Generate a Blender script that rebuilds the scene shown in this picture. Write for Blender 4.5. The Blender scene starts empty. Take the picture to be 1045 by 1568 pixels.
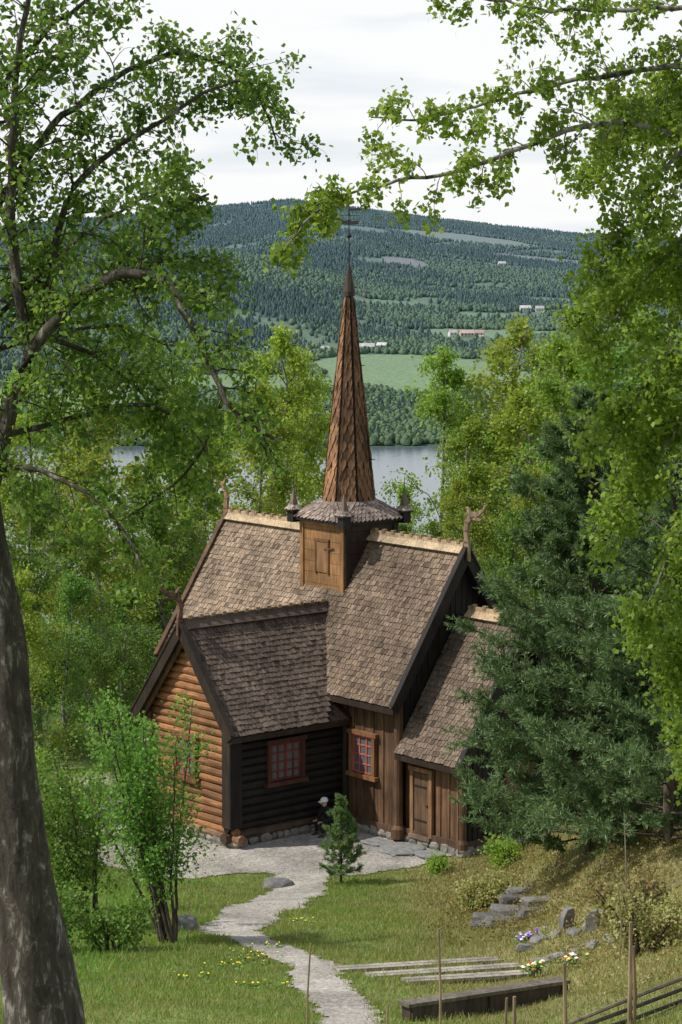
import bpy, bmesh, math, random
import numpy as np
from mathutils import Vector, Matrix
R=random.Random(7); rng=np.random.default_rng(7)
scene=bpy.context.scene
COL=scene.collection
def link(o,parent=None):
    COL.objects.link(o)
    if parent: o.parent=parent
    return o
# ---------------------------------------------------------------- materials
def newmat(name):
    m=bpy.data.materials.new(name); m.use_nodes=True
    nt=m.node_tree; nt.nodes.clear()
    out=nt.nodes.new('ShaderNodeOutputMaterial')
    return m,nt,out
def vmat(name,rough=.85,scale=(4,4,4),amt=.35,bump=.3,tint=(1,1,1),spec=.3,dist=.02,scale2=None):
    m,nt,out=newmat(name); N=nt.nodes; L=nt.links
    at=N.new('ShaderNodeAttribute'); at.attribute_name='Col'
    tc=N.new('ShaderNodeTexCoord'); mp=N.new('ShaderNodeMapping'); mp.inputs['Scale'].default_value=scale
    no=N.new('ShaderNodeTexNoise'); no.inputs['Scale'].default_value=1; no.inputs['Detail'].default_value=8; no.inputs['Roughness'].default_value=.65
    L.new(tc.outputs['Object'],mp.inputs['Vector']); L.new(mp.outputs[0],no.inputs['Vector'])
    mr=N.new('ShaderNodeMapRange'); mr.inputs[1].default_value=.3; mr.inputs[2].default_value=.7
    mr.inputs[3].default_value=1-amt; mr.inputs[4].default_value=1+amt
    L.new(no.outputs[0],mr.inputs[0])
    vm=N.new('ShaderNodeVectorMath'); vm.operation='SCALE'
    L.new(at.outputs['Color'],vm.inputs[0]); L.new(mr.outputs[0],vm.inputs['Scale'])
    src=vm.outputs[0]
    if scale2:
        n2=N.new('ShaderNodeTexNoise'); n2.inputs['Scale'].default_value=scale2; n2.inputs['Detail'].default_value=4
        L.new(tc.outputs['Object'],n2.inputs['Vector'])
        m2=N.new('ShaderNodeMapRange'); m2.inputs[1].default_value=.35; m2.inputs[2].default_value=.65; m2.inputs[3].default_value=.68; m2.inputs[4].default_value=1.2
        L.new(n2.outputs[0],m2.inputs[0])
        v2=N.new('ShaderNodeVectorMath'); v2.operation='SCALE'
        L.new(src,v2.inputs[0]); L.new(m2.outputs[0],v2.inputs['Scale']); src=v2.outputs[0]
    b=N.new('ShaderNodeBsdfPrincipled'); b.inputs['Roughness'].default_value=rough
    b.inputs['Specular IOR Level'].default_value=spec
    L.new(src,b.inputs['Base Color'])
    bp=N.new('ShaderNodeBump'); bp.inputs['Strength'].default_value=bump; bp.inputs['Distance'].default_value=dist
    L.new(no.outputs[0],bp.inputs['Height']); L.new(bp.outputs[0],b.inputs['Normal'])
    L.new(b.outputs[0],out.inputs[0]); return m
def leafmat(name,c1,c2,c3,trans=.45):
    m,nt,out=newmat(name); N=nt.nodes; L=nt.links
    g=N.new('ShaderNodeNewGeometry'); oi=N.new('ShaderNodeObjectInfo')
    r=N.new('ShaderNodeValToRGB'); e=r.color_ramp.elements
    e[0].color=(*c1,1); e[1].color=(*c3,1); x=e.new(.5); x.color=(*c2,1)
    L.new(g.outputs['Random Per Island'],r.inputs[0])
    hs=N.new('ShaderNodeHueSaturation')
    mh=N.new('ShaderNodeMapRange'); mh.inputs[3].default_value=.497; mh.inputs[4].default_value=.515
    mv=N.new('ShaderNodeMapRange'); mv.inputs[3].default_value=.85; mv.inputs[4].default_value=1.2
    L.new(oi.outputs['Random'],mh.inputs[0]); L.new(oi.outputs['Random'],mv.inputs[0])
    L.new(mh.outputs[0],hs.inputs['Hue']); L.new(mv.outputs[0],hs.inputs['Value']); L.new(r.outputs[0],hs.inputs['Color'])
    d=N.new('ShaderNodeBsdfPrincipled'); d.inputs['Roughness'].default_value=.5; d.inputs['Specular IOR Level'].default_value=.25
    t=N.new('ShaderNodeBsdfTranslucent')
    br=N.new('ShaderNodeVectorMath'); br.operation='MULTIPLY'; br.inputs[1].default_value=(1.5,1.45,.95)
    L.new(hs.outputs[0],d.inputs['Base Color']); L.new(hs.outputs[0],br.inputs[0]); L.new(br.outputs[0],t.inputs['Color'])
    mx=N.new('ShaderNodeMixShader'); mx.inputs[0].default_value=trans
    L.new(d.outputs[0],mx.inputs[1]); L.new(t.outputs[0],mx.inputs[2]); L.new(mx.outputs[0],out.inputs[0]); return m
def barkmat(name,ca,cb,lo=.45,hi=.6,sc=(5,5,1.6),bump=.6,cm=None):
    m,nt,out=newmat(name); N=nt.nodes; L=nt.links
    tc=N.new('ShaderNodeTexCoord'); mp=N.new('ShaderNodeMapping'); mp.inputs['Scale'].default_value=sc
    no=N.new('ShaderNodeTexNoise'); no.inputs['Scale'].default_value=1.6; no.inputs['Detail'].default_value=9; no.inputs['Roughness'].default_value=.75; no.inputs['Distortion'].default_value=.5
    L.new(tc.outputs['Object'],mp.inputs[0]); L.new(mp.outputs[0],no.inputs['Vector'])
    r=N.new('ShaderNodeValToRGB'); e=r.color_ramp.elements; e[0].position=lo; e[0].color=(*ca,1); e[1].position=hi; e[1].color=(*cb,1)
    if cm: x=e.new(lo+.6*(hi-lo)); x.color=(*cm,1)
    L.new(no.outputs[0],r.inputs[0])
    b=N.new('ShaderNodeBsdfPrincipled'); b.inputs['Roughness'].default_value=.9; L.new(r.outputs[0],b.inputs['Base Color'])
    bp=N.new('ShaderNodeBump'); bp.inputs['Strength'].default_value=bump; bp.inputs['Distance'].default_value=.06
    L.new(no.outputs[0],bp.inputs['Height']); L.new(bp.outputs[0],b.inputs['Normal']); L.new(b.outputs[0],out.inputs[0]); return m
def flatmat(name,c,rough=.5,metal=0,noise=0):
    m,nt,out=newmat(name); b=nt.nodes.new('ShaderNodeBsdfPrincipled')
    b.inputs['Base Color'].default_value=(*c,1); b.inputs['Roughness'].default_value=rough; b.inputs['Metallic'].default_value=metal
    if noise:
        no=nt.nodes.new('ShaderNodeTexNoise'); no.inputs['Scale'].default_value=noise
        tc=nt.nodes.new('ShaderNodeTexCoord'); nt.links.new(tc.outputs['Object'],no.inputs['Vector'])
        bp=nt.nodes.new('ShaderNodeBump'); bp.inputs['Strength'].default_value=.3
        nt.links.new(no.outputs[0],bp.inputs['Height']); nt.links.new(bp.outputs[0],b.inputs['Normal'])
    nt.links.new(b.outputs[0],out.inputs[0]); return m
M_wood=vmat('tarred_wood',.7,(14,14,1.3),.5,.4,spec=.3,scale2=1.3)
M_log=vmat('log_wood',.65,(2.5,2.5,16),.5,.4,spec=.3,scale2=1.5)
M_shing=vmat('wood_shingle',.85,(9,9,9),.35,.35,scale2=.9)
M_glass=flatmat('window_glass',(.10,.11,.12),.1)
M_iron=flatmat('iron',(.03,.03,.03),.5,.6)
M_stone=vmat('stone',.9,(6,6,6),.35,.6,dist=.05)
M_gravel=vmat('gravel',.95,(16,16,16),.5,1.0,dist=.04,scale2=.6)
M_ground=vmat('ground',.95,(3,3,3),.35,.5,dist=.05,scale2=.35)
M_grass=leafmat('grass_blade',(.12,.18,.03),(.18,.25,.045),(.27,.29,.085),.35)
M_dry=leafmat('dry_grass_blade',(.24,.235,.07),(.36,.31,.15),(.2,.25,.06),.3)
M_heath=leafmat('heather_leaf',(.24,.14,.07),(.18,.2,.05),(.32,.23,.12),.25)
M_birch=leafmat('birch_leaf',(.14,.23,.03),(.21,.31,.045),(.31,.4,.08),.5)
M_birchfg=leafmat('birch_leaf_near',(.075,.15,.03),(.135,.235,.04),(.25,.35,.07),.5)
M_yel=leafmat('young_leaf',(.18,.25,.03),(.26,.33,.045),(.35,.40,.075),.5)
M_shrub=leafmat('shrub_leaf',(.08,.165,.03),(.14,.25,.045),(.21,.33,.07),.45)
M_needle=leafmat('pine_needle',(.065,.12,.05),(.11,.18,.07),(.19,.26,.11),.25)
M_spruce=leafmat('spruce_needle',(.08,.15,.05),(.13,.21,.065),(.2,.28,.1),.25)
M_barkfg=barkmat('birch_bark_old',(.028,.021,.016),(.42,.39,.35),.36,.66,(7,7,2.6),1.,cm=(.095,.075,.058))
M_bark=barkmat('birch_bark',(.05,.04,.035),(.3,.28,.24),.42,.55)
M_barkd=barkmat('dark_bark',(.03,.022,.016),(.15,.11,.08),.4,.65)
# ---------------------------------------------------------------- builders
class B:
    def __init__(s): s.V=[];s.F=[];s.C=[];s.M=[]
    def add(s,vs,fs,c,mi=0):
        n=len(s.V); s.V+= [tuple(v) for v in vs]; s.C+=[c]*len(vs)
        for f in fs: s.F.append([n+i for i in f]); s.M.append(mi)
    def hexa(s,p,c,mi=0):
        s.add(p,[(0,3,2,1),(4,5,6,7),(0,1,5,4),(1,2,6,5),(2,3,7,6),(3,0,4,7)],c,mi)
    def box(s,ctr,ax,ay,az,c,mi=0):
        ctr,ax,ay,az=map(Vector,(ctr,ax,ay,az))
        s.hexa([ctr-ax-ay-az,ctr+ax-ay-az,ctr+ax+ay-az,ctr-ax+ay-az,ctr-ax-ay+az,ctr+ax-ay+az,ctr+ax+ay+az,ctr-ax+ay+az],c,mi)
    def abox(s,x0,x1,y0,y1,z0,z1,c,mi=0):
        s.hexa([(x0,y0,z0),(x1,y0,z0),(x1,y1,z0),(x0,y1,z0),(x0,y0,z1),(x1,y0,z1),(x1,y1,z1),(x0,y1,z1)],c,mi)
    def tube(s,pts,rad,n,c,mi=0,caps=True):
        pts=[Vector(p) for p in pts]; vs=[];fs=[]
        for i,p in enumerate(pts):
            t=(pts[min(i+1,len(pts)-1)]-pts[max(i-1,0)]).normalized()
            ref=Vector((0,0,1)) if abs(t.z)<.9 else Vector((1,0,0))
            a=t.cross(ref).normalized(); b=t.cross(a)
            for k in range(n):
                an=2*math.pi*k/n; vs.append(p+(a*math.cos(an)+b*math.sin(an))*rad[i])
        for i in range(len(pts)-1):
            for k in range(n):
                k2=(k+1)%n; fs.append((i*n+k,i*n+k2,(i+1)*n+k2,(i+1)*n+k))
        if caps: fs.append(tuple(range(n))); fs.append(tuple((len(pts)-1)*n+k for k in reversed(range(n))))
        s.add(vs,fs,c,mi)
    def build(s,name,mats,parent=None,smooth=False,loc=None):
        me=bpy.data.meshes.new(name); me.from_pydata(s.V,[],s.F)
        for m in mats: me.materials.append(m)
        me.polygons.foreach_set('material_index',s.M)
        if smooth: me.polygons.foreach_set('use_smooth',[True]*len(s.F))
        a=me.color_attributes.new('Col','FLOAT_COLOR','POINT')
        cc=np.ones((len(s.V),4),np.float32); cc[:,:3]=np.array(s.C); a.data.foreach_set('color',cc.ravel())
        me.update()
        o=bpy.data.objects.new(name,me); link(o,parent)
        if loc: o.location=loc
        return o
def mk_np(name,V,F,mats,C=None,MI=None,smooth=None,parent=None):
    V=np.asarray(V,np.float32);F=np.asarray(F,np.int32);k=F.shape[1]
    me=bpy.data.meshes.new(name)
    me.vertices.add(len(V)); me.vertices.foreach_set('co',V.ravel())
    me.loops.add(F.size); me.loops.foreach_set('vertex_index',F.ravel())
    me.polygons.add(len(F)); me.polygons.foreach_set('loop_start',np.arange(0,F.size,k,dtype=np.int32))
    for m in mats: me.materials.append(m)
    if MI is not None: me.polygons.foreach_set('material_index',np.asarray(MI,np.int32))
    if smooth is not None: me.polygons.foreach_set('use_smooth',np.broadcast_to(np.asarray(smooth,bool),(len(F),)).copy())
    if C is not None:
        a=me.color_attributes.new('Col','FLOAT_COLOR','POINT'); cc=np.ones((len(V),4),np.float32); cc[:,:3]=C
        a.data.foreach_set('color',cc.ravel())
    me.update(calc_edges=True)
    o=bpy.data.objects.new(name,me); link(o,parent); return o
bmi=bmesh.new(); bmesh.ops.create_icosphere(bmi,subdivisions=2,radius=1)
ICO_V=[v.co.copy() for v in bmi.verts]; ICO_F=[[v.index for v in f.verts] for f in bmi.faces]; bmi.free()
def rock(b,c,sx,sy,sz,col,rot=0,mi=0,pw=.62):
    ph=[R.uniform(0,6) for _ in range(3)]; vs=[]
    for v in ICO_V:
        q=Vector([math.copysign(abs(t)**pw,t) for t in v])
        k=1+.12*math.sin(3*v.x+ph[0])+.12*math.sin(4*v.y+ph[1])+.08*math.sin(5*v.z+ph[2])+R.uniform(-.05,.05)
        x,y,z=q.x*sx*k,q.y*sy*k,q.z*sz*k
        vs.append((c[0]+x*math.cos(rot)-y*math.sin(rot),c[1]+x*math.sin(rot)+y*math.cos(rot),c[2]+z))
    b.add(vs,ICO_F,col,mi)
# ---------------------------------------------------------------- terrain
def sm(x): x=np.clip(x,0,1); return x*x*(3-2*x)
AZ=[-.3,-.1405,-.0517,-.0194,.021,.0614,.091,.1408,.3]
TOP=[10,27,74,90,60,34,16,-2,10]
MID=[30,15,-5,-22,-60,-88,-90,-90,-90]
def gz(X,Y):
    X=np.asarray(X,float);Y=np.asarray(Y,float)
    z=.2*np.logaddexp(0,57.5-Y)+.1*np.maximum(0,28-Y)
    z=z+2.6*sm((X-2.3)/5)*sm((60.5-Y)/5)*(.4+.6*sm((Y-38)/12))
    z=z-.14*np.maximum(0,-X-9)*sm((Y-20)/20)*sm((200-Y)/100)
    z=z+(.05*np.sin(X*.9+1)*np.sin(Y*.7)+.03*np.sin(X*2.1)*np.sin(Y*1.7+2))*sm((60-Y)/3)*sm(Y/20)
    z=z+np.interp(Y,[74,95,120,300,700,760,1280,1330,1600,2100],[0,-4,-11,-50,-99,-104,-104,-99,-96,-86])
    a=X/np.maximum(Y,50)
    s=np.clip((Y-2100)/3400,0,1)
    far=-86+(np.interp(a,AZ,TOP)+86)*s**1.05+9*np.sin(X*.006+Y*.0021)*np.sin(Y*.0035+1)*s*(1-s)*4-.03*np.maximum(0,Y-5500)
    mid=-90+(np.interp(a,AZ,MID)+90)*np.exp(-((Y-3000-X*.3)/600)**2)
    return np.where(Y>2100,np.maximum(far,mid),z)
def g(x,y): return float(gz(x,y))
YB_X=[-20,-9,-7.6,-5.3,-4.05,-2.0,-.84,.63,1.45,2.6,4.5]; YB_Y=[63,62,61,58.9,58,58.7,58.3,58.5,59.1,60.3,63]
PATH=[(-.84,59),(-1.23,54.3),(-1.95,49.7),(-2.2,46.6),(-1.5,43.2),(-.57,39.7),(-.12,35),(.16,31.4),(.3,26)]
def gravel_d(X,Y):
    X=np.asarray(X,float);Y=np.asarray(Y,float)
    d=Y-np.interp(X,YB_X,YB_Y); d=np.minimum(d,70-Y); d=np.minimum(d,3.6-X); d=np.minimum(d,X+10)
    best=np.full(X.shape,1e9)
    for (x0,y0),(x1,y1) in zip(PATH[:-1],PATH[1:]):
        t=np.clip(((X-x0)*(x1-x0)+(Y-y0)*(y1-y0))/((x1-x0)**2+(y1-y0)**2),0,1)
        best=np.minimum(best,np.hypot(X-x0-t*(x1-x0),Y-y0-t*(y1-y0)))
    w=.42+.25*sm((Y-44)/4)
    d=np.maximum(d,w-best)
    return d+.08*np.sin(X*3.1+Y*1.3)+.06*np.sin(X*7+1)*np.sin(Y*5)+.03*np.sin(X*17+Y*9)+.02*np.sin(X*29-Y*23)
FIELDS=[(65,1860,80,210,(.17,.25,.09)),(-60,1760,70,90,(.15,.23,.08)),(-230,1620,110,110,(.14,.22,.08)),(120,1700,40,90,(.13,.2,.07)),
 (240,4500,120,150,(.22,.23,.18)),(92,3500,32,80,(.22,.18,.17)),(235,3650,110,60,(.21,.2,.17)),(168,3950,60,70,(.18,.22,.14)),(150,2330,70,50,(.17,.25,.1)),
 (60,2700,60,60,(.13,.2,.08)),(330,4100,90,60,(.23,.21,.19)),(200,2600,80,35,(.14,.22,.08)),(-20,4000,60,60,(.11,.16,.1)),(270,3000,60,50,(.15,.22,.1)),(120,3100,60,35,(.13,.18,.09)),(200,4900,60,120,(.17,.2,.15)),(40,4500,50,90,(.12,.17,.12))]
def field_at(X,Y):
    f=np.zeros(X.shape,int)
    for i,(x,y,rx,ry,c) in enumerate(FIELDS):
        q=(np.abs((X-x+.12*(Y-y))/rx))**3+(np.abs((Y-y)/ry))**3+.25*np.sin(X*.05)*np.sin(Y*.03)
        f[q<1]=i+1
    return f
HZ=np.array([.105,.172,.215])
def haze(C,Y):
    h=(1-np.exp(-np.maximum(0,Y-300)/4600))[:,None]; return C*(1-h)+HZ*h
c=np.linspace(-1,1,301); cx=np.sign(c)*np.abs(c)**1.8
ys=np.concatenate([np.arange(-30,30,1.),np.arange(30,80,.35),np.geomspace(80,700,60),np.arange(720,1290,60),np.arange(1290,2300,12),np.arange(2300,7200,35)])
YY,CX=np.meshgrid(ys,cx,indexing='ij'); XX=CX*(60+np.maximum(YY,0)*.5)
ZZ=gz(XX,YY); V=np.stack([XX.ravel(),YY.ravel(),ZZ.ravel()],1)
nr,nc=XX.shape; idx=np.arange(nr*nc).reshape(nr,nc)
F=np.stack([idx[:-1,:-1].ravel(),idx[:-1,1:].ravel(),idx[1:,1:].ravel(),idx[1:,:-1].ravel()],1)
X,Y=V[:,0],V[:,1]
C=np.tile(np.array([.12,.17,.04]),(len(V),1))
dry=sm((X-.3)/2.5)*sm((62-Y)/3)*sm((Y-30)/6)
C=C*(1-dry[:,None]*.75)+np.array([.27,.21,.11])*dry[:,None]*.75
fl=(Y>74)[:,None]; C=np.where(fl,np.array([.06,.09,.025]),C)
def cover(X,Y): return np.sin(X*.021+1.3*np.sin(Y*.008))*np.sin(Y*.011+np.sin(X*.013)*2)
ff=Y>1280; op=sm((cover(X,Y)-.55)/.25)[:,None]
C=np.where(ff[:,None],np.array([.035,.065,.03])*(1-op)+np.array([.1,.15,.05])*op,C)
fi=field_at(X,Y)
for i,fd in enumerate(FIELDS): C[(fi==i+1)]=fd[4]
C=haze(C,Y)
mk_np('ground',V,F,[M_ground],C=C,smooth=True)
# gravel sheet
gx=np.arange(-10.5,4.6,.06); gy=np.arange(26,71,.06); GX,GY=np.meshgrid(gx,gy)
D=gravel_d(GX,GY); n0,n1=GX.shape; idx=np.arange(n0*n1).reshape(n0,n1)
keep=(D[:-1,:-1]>0)
F=np.stack([idx[:-1,:-1][keep],idx[:-1,1:][keep],idx[1:,1:][keep],idx[1:,:-1][keep]],1)
gv=np.stack([GX.ravel(),GY.ravel(),(gz(GX,GY)+.025).ravel()],1)
use,inv=np.unique(F,return_inverse=True); gv=gv[use]; F=inv.reshape(F.shape)
gv[:,2]+=rng.normal(0,.004,len(gv)); gv[:,:2]+=rng.normal(0,.012,(len(gv),2))
gc=np.array([.37,.34,.30])*rng.uniform(.78,1.15,(len(gv),1))
mk_np('gravel_path',gv,F,[M_gravel],C=gc,smooth=True)
def quads_from_pts(P,a,b):
    n=len(P); V=np.empty((n,4,3)); V[:,0]=P; V[:,1]=P+a*.5+b; V[:,2]=P+a; V[:,3]=P+a*.5-b
    return V.reshape(-1,3),np.arange(n*4).reshape(n,4)
# lake
wm,nt,out=newmat('lake_water'); b=nt.nodes.new('ShaderNodeBsdfPrincipled'); b.inputs['Base Color'].default_value=(.08,.11,.13,1); b.inputs['Roughness'].default_value=.22
no=nt.nodes.new('ShaderNodeTexNoise'); no.inputs['Scale'].default_value=.15; tc=nt.nodes.new('ShaderNodeTexCoord'); nt.links.new(tc.outputs['Object'],no.inputs['Vector'])
bp=nt.nodes.new('ShaderNodeBump'); bp.inputs['Strength'].default_value=.15; bp.inputs['Distance'].default_value=1
nt.links.new(no.outputs[0],bp.inputs['Height']); nt.links.new(bp.outputs[0],b.inputs['Normal']); nt.links.new(b.outputs[0],out.inputs[0])
w=B(); w.add([(-900,600,-100),(900,600,-100),(900,1450,-100),(-900,1450,-100)],[(0,1,2,3)],(.05,.08,.1)); w.build('lake_water',[wm])
# ---------------------------------------------------------------- distant forest
N=135000
Yt=rng.uniform(1325,5650,N); At=rng.uniform(-.19,.19,N); Xt=At*Yt
k=field_at(Xt,Yt)==0
cl=np.sin(Xt*.011+2)*np.sin(Yt*.006)+.6*np.sin(Xt*.03+np.sin(Yt*.01))*np.sin(Yt*.017)
k&=~((cover(Xt,Yt)>.62)&(rng.random(N)<.93))
Xt,Yt,cl=Xt[k],Yt[k],cl[k]; n=len(Xt); Zt=gz(Xt,Yt)
con=(rng.random(n)*.7+cl*.5+np.clip((Yt-2900)/3500,-.4,.3)-np.clip((Xt/Yt)*2.5,-.2,.3))>.36
H=np.where(con,rng.uniform(4.5,9,n),rng.uniform(3.5,6.5,n)); Rr=np.where(con,rng.uniform(1.6,2.6,n),rng.uniform(2.2,3.8,n))
sides=5; rings=[0.05,.5,1.0]
V=np.zeros((n,len(rings),sides,3))
for j,hz in enumerate(rings):
    rr2=np.where(con,[1,.75,.05][j],[.8,1.0,.35][j])
    for s_ in range(sides):
        an=2*math.pi*s_/sides+j*.5; jit=rng.uniform(.65,1.3,n)
        V[:,j,s_,0]=Xt+np.cos(an)*Rr*rr2*jit; V[:,j,s_,1]=Yt+np.sin(an)*Rr*rr2*jit; V[:,j,s_,2]=Zt+H*hz*rng.uniform(.93,1.05,n)
base=np.arange(n)[:,None]*(len(rings)*sides); Fs=[]
for j in range(len(rings)-1):
    for s_ in range(sides):
        s2=(s_+1)%sides; Fs.append(np.concatenate([base+j*sides+s_,base+j*sides+s2,base+(j+1)*sides+s2,base+(j+1)*sides+s_],1))
F=np.concatenate(Fs)
tc_=np.where(con[:,None],np.array([.03,.056,.028]),np.array([.085,.135,.04]))*rng.uniform(.75,1.25,(n,1))
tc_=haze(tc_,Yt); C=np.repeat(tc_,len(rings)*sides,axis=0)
M_far=vmat('distant_foliage',.95,(.5,.5,.5),.3,.1)
mk_np('distant_forest',V.reshape(-1,3),F,[M_far],C=C,smooth=True)
# distant farms
def farmhouse(x,y,L,Wd,h,wall,roof,rot):
    b=B(); z=0
    b.abox(-L/2,L/2,-Wd/2,Wd/2,-2,h,wall)
    e=.6; rp=h+Wd*.38
    b.add([(-L/2-e,-Wd/2-e,h-.3),(L/2+e,-Wd/2-e,h-.3),(L/2+e,0,rp),(-L/2-e,0,rp),(-L/2-e,Wd/2+e,h-.3),(L/2+e,Wd/2+e,h-.3)],[(0,1,2,3),(3,2,5,4)],roof)
    b.add([(-L/2,-Wd/2,h),(-L/2,Wd/2,h),(-L/2,0,rp-.2),(L/2,-Wd/2,h),(L/2,Wd/2,h),(L/2,0,rp-.2)],[(0,1,2),(3,4,5)],wall)
    nw=max(2,int(L/3))
    for i in range(nw):
        u=-L/2+(i+.5)*L/nw; b.abox(u-.5,u+.5,-Wd/2-.05,-Wd/2+.1,1.2,2.6,(.04,.05,.06))
    o=b.build('farmhouse',[M_far],loc=(x,y,g(x,y)+.6)); o.rotation_euler=(0,0,rot)
W_=(.55,.56,.55); RD=(.3,.09,.06)
for a in [(22,2110,13,7,4,W_,(.4,.4,.42),.1),(36,2125,8,6,4,W_,(.45,.45,.45),-.4),(118,2285,13,7,3.5,(.45,.38,.34),(.42,.33,.3),.2),(131,2290,8,6,3.5,W_,(.35,.22,.19),-.2),(105,2290,7,6,3.5,W_,(.38,.34,.34),.3),(-14,2080,7,6,4,W_,(.4,.4,.4),.5),
 (205,2710,12,7,4,W_,(.45,.45,.45),.2),(222,2720,9,7,4,W_,(.33,.33,.34),0),(-150,1700,14,8,4,W_,(.3,.3,.3),.3),(240,3640,11,7,4,W_,(.4,.4,.4),.2)]: farmhouse(*a)
# ---------------------------------------------------------------- church
ch=bpy.data.objects.new('stave_church',None); link(ch); ch.location=(.088,63.8,0); ch.rotation_euler=(0,0,math.radians(-50))
def jc(c,a=.2):
    k=1+R.uniform(-a,a); return (c[0]*k,c[1]*k,c[2]*k)
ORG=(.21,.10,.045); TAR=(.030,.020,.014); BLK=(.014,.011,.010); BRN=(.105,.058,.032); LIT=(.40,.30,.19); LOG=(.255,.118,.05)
def shq(b,TL,TR,BL,BR,rh=.16,w=.13,col=(.2,.16,.13),pt=False,skip=None,colf=None,th=.03,gap=.008,tipf=.45):
    TL,TR,BL,BR=map(Vector,(TL,TR,BL,BR))
    N=(BL-TL).cross(TR-TL).normalized()
    if N.z<0: N=-N
    LD=((BL+BR)/2-(TL+TR)/2).length; n=max(1,int(round(LD/rh)))
    for i in range(n):
        t1=1-i/n; t0=max(0,t1-1.7/n)
        l1,r1=TL.lerp(BL,t1),TR.lerp(BR,t1); l0,r0=TL.lerp(BL,t0),TR.lerp(BR,t0)
        m=max(1,int(round((r1-l1).length/w))); e=[0]
        off=.5 if i%2 else 0
        jj=.18 if not pt else .03
        for k in range(m): e.append(min(1,(k+1-off+R.uniform(-jj,jj))/m))
        e[-1]=1; 
        if off: e.append(1); e[-2]=(m-.5)/m
        e=sorted(set(e)); rowk=R.uniform(.92,1.08)
        for a,c2 in zip(e[:-1],e[1:]):
            if c2-a<.15/m: continue
            gp=min(gap/max(.05,(r1-l1).length),(c2-a)*.2); a2,c3=a+gp,c2-gp
            d=(BL-TL).normalized()*R.uniform(-.018,.018); lift=N*(th+R.uniform(-.008,.014))
            ll=l1.lerp(r1,a2)+d; lr=l1.lerp(r1,c3)+d; ul=l0.lerp(r0,a2)+N*.004; ur=l0.lerp(r0,c3)+N*.004
            if skip and skip((ll+lr)/2): continue
            cc=colf((ll+lr)/2) if colf else col
            kk=rowk*(R.uniform(.74,1.24) if R.random()>.1 else R.uniform(.42,.68)); cc=(cc[0]*kk,cc[1]*kk,cc[2]*kk)
            if pt:
                tip=(ll+lr)/2+(BL-TL).normalized()*(LD/n)*tipf
                b.add([ul,ur,lr+lift,tip+lift,ll+lift,lr,tip,ll],[(0,1,2,3,4),(2,5,6,3),(3,6,7,4)],cc)
            else:
                b.add([ul,ur,lr+lift,ll+lift,lr+N*.002,ll+N*.002],[(0,1,2,3),(2,4,5,3),(0,3,5),(1,4,2)],cc)
def roof_slab(b,TL,TR,BL,BR,th=.09,c=TAR):
    TL,TR,BL,BR=map(Vector,(TL,TR,BL,BR)); N=(BL-TL).cross(TR-TL).normalized()
    if N.z<0: N=-N
    b.hexa([TL-N*th,TR-N*th,BR-N*th,BL-N*th,TL-N*.004,TR-N*.004,BR-N*.004,BL-N*.004],c)
def beam(b,p,q,up,wd,ht,c,mi=0,off=0):
    p,q=Vector(p),Vector(q); d=(q-p).normalized(); s=d.cross(Vector(up)).normalized(); u=s.cross(d).normalized()
    m=(p+q)/2+u*off; b.box(m,(q-p)/2,s*wd/2,u*ht/2,c,mi)
MR,CR=2.1,2.1
mz,ez=7.5,3.63; u0,u1=-7.9,2.5; ev=-.45; fv=2*MR-ev
def main_plane(v): return mz-abs(v-MR)*(mz-ez)/(MR-ev)
tc_u=-1.8; tz,te=5.6,3.0; tl,tr=-3.95,.35; tv0=-4.08
def tr_plane(u): return tz-abs(u-tc_u)*(tz-te)/(tr-tc_u)
def rc_main(p):
    if p.x<-2.2: base=(.27,.198,.14)
    else: base=(.175,.126,.088)
    k=.5+.5*math.sin(p.x*1.7+p.z*.9); return tuple(x*(1-.14*k) for x in base)
sh=B(); wd=B()
for vv in (ev,fv):
    shq(sh,(u0,MR,mz),(u1,MR,mz),(u0,vv,ez),(u1,vv,ez),.155,.12,colf=rc_main,skip=lambda p:(p.z<tr_plane(p.x)-.15 and p.y<MR),th=.035 )
    roof_slab(wd,(u0,MR,mz),(u1,MR,mz),(u0,vv,ez),(u1,vv,ez))
def tskip(p): return p.z<main_plane(p.y)-.12
ftv=6.3
for e_ in (tl,tr):
    for yy,y2 in ((tv0,1.1),(ftv,2*MR-1.1)):
        shq(sh,(tc_u,yy,tz),(tc_u,y2,tz),(e_,yy,te),(e_,y2,te),.155,.12,col=(.135,.10,.078),skip=tskip,th=.035)
        roof_slab(wd,(tc_u,yy,tz),(tc_u,y2,tz),(e_,yy,te),(e_,y2,te))
cz,ce=5.85,2.4; cu1=4.78; cv=-.22; cfv=2*CR-cv
for vv in (cv,cfv):
    shq(sh,(2.28,CR,cz),(cu1,CR,cz),(2.28,vv,ce),(cu1,vv,ce),.155,.12,col=(.15,.11,.08),th=.035)
    roof_slab(wd,(2.28,CR,cz),(cu1,CR,cz),(2.28,vv,ce),(cu1,vv,ce))
def barge(ax,e1,e2,top,eav,pos,const,c,inner):
    P=lambda a,z:((pos,a,z) if const=='u' else (a,pos,z))
    for e in (e1,e2):
        up=(0,0,1); mid=ax
        beam(wd,P(mid,top+.05),P(e,eav-.02),up,.05,.30,c,off=-.06)
        P2=lambda a,z:((pos+inner,a,z) if const=='u' else (a,pos+inner,z))
        beam(wd,P2(mid,top+.1),P2(e,eav+.03),up,.16,.05,c,off=.05)
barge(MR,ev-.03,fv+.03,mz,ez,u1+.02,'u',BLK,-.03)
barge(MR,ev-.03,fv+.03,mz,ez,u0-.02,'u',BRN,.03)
barge(CR,cv-.03,cfv+.03,cz,ce,cu1+.02,'u',BLK,-.03)
barge(tc_u,tl-.03,tr+.03,tz,te,tv0-.02,'v',TAR,.03)
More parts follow.
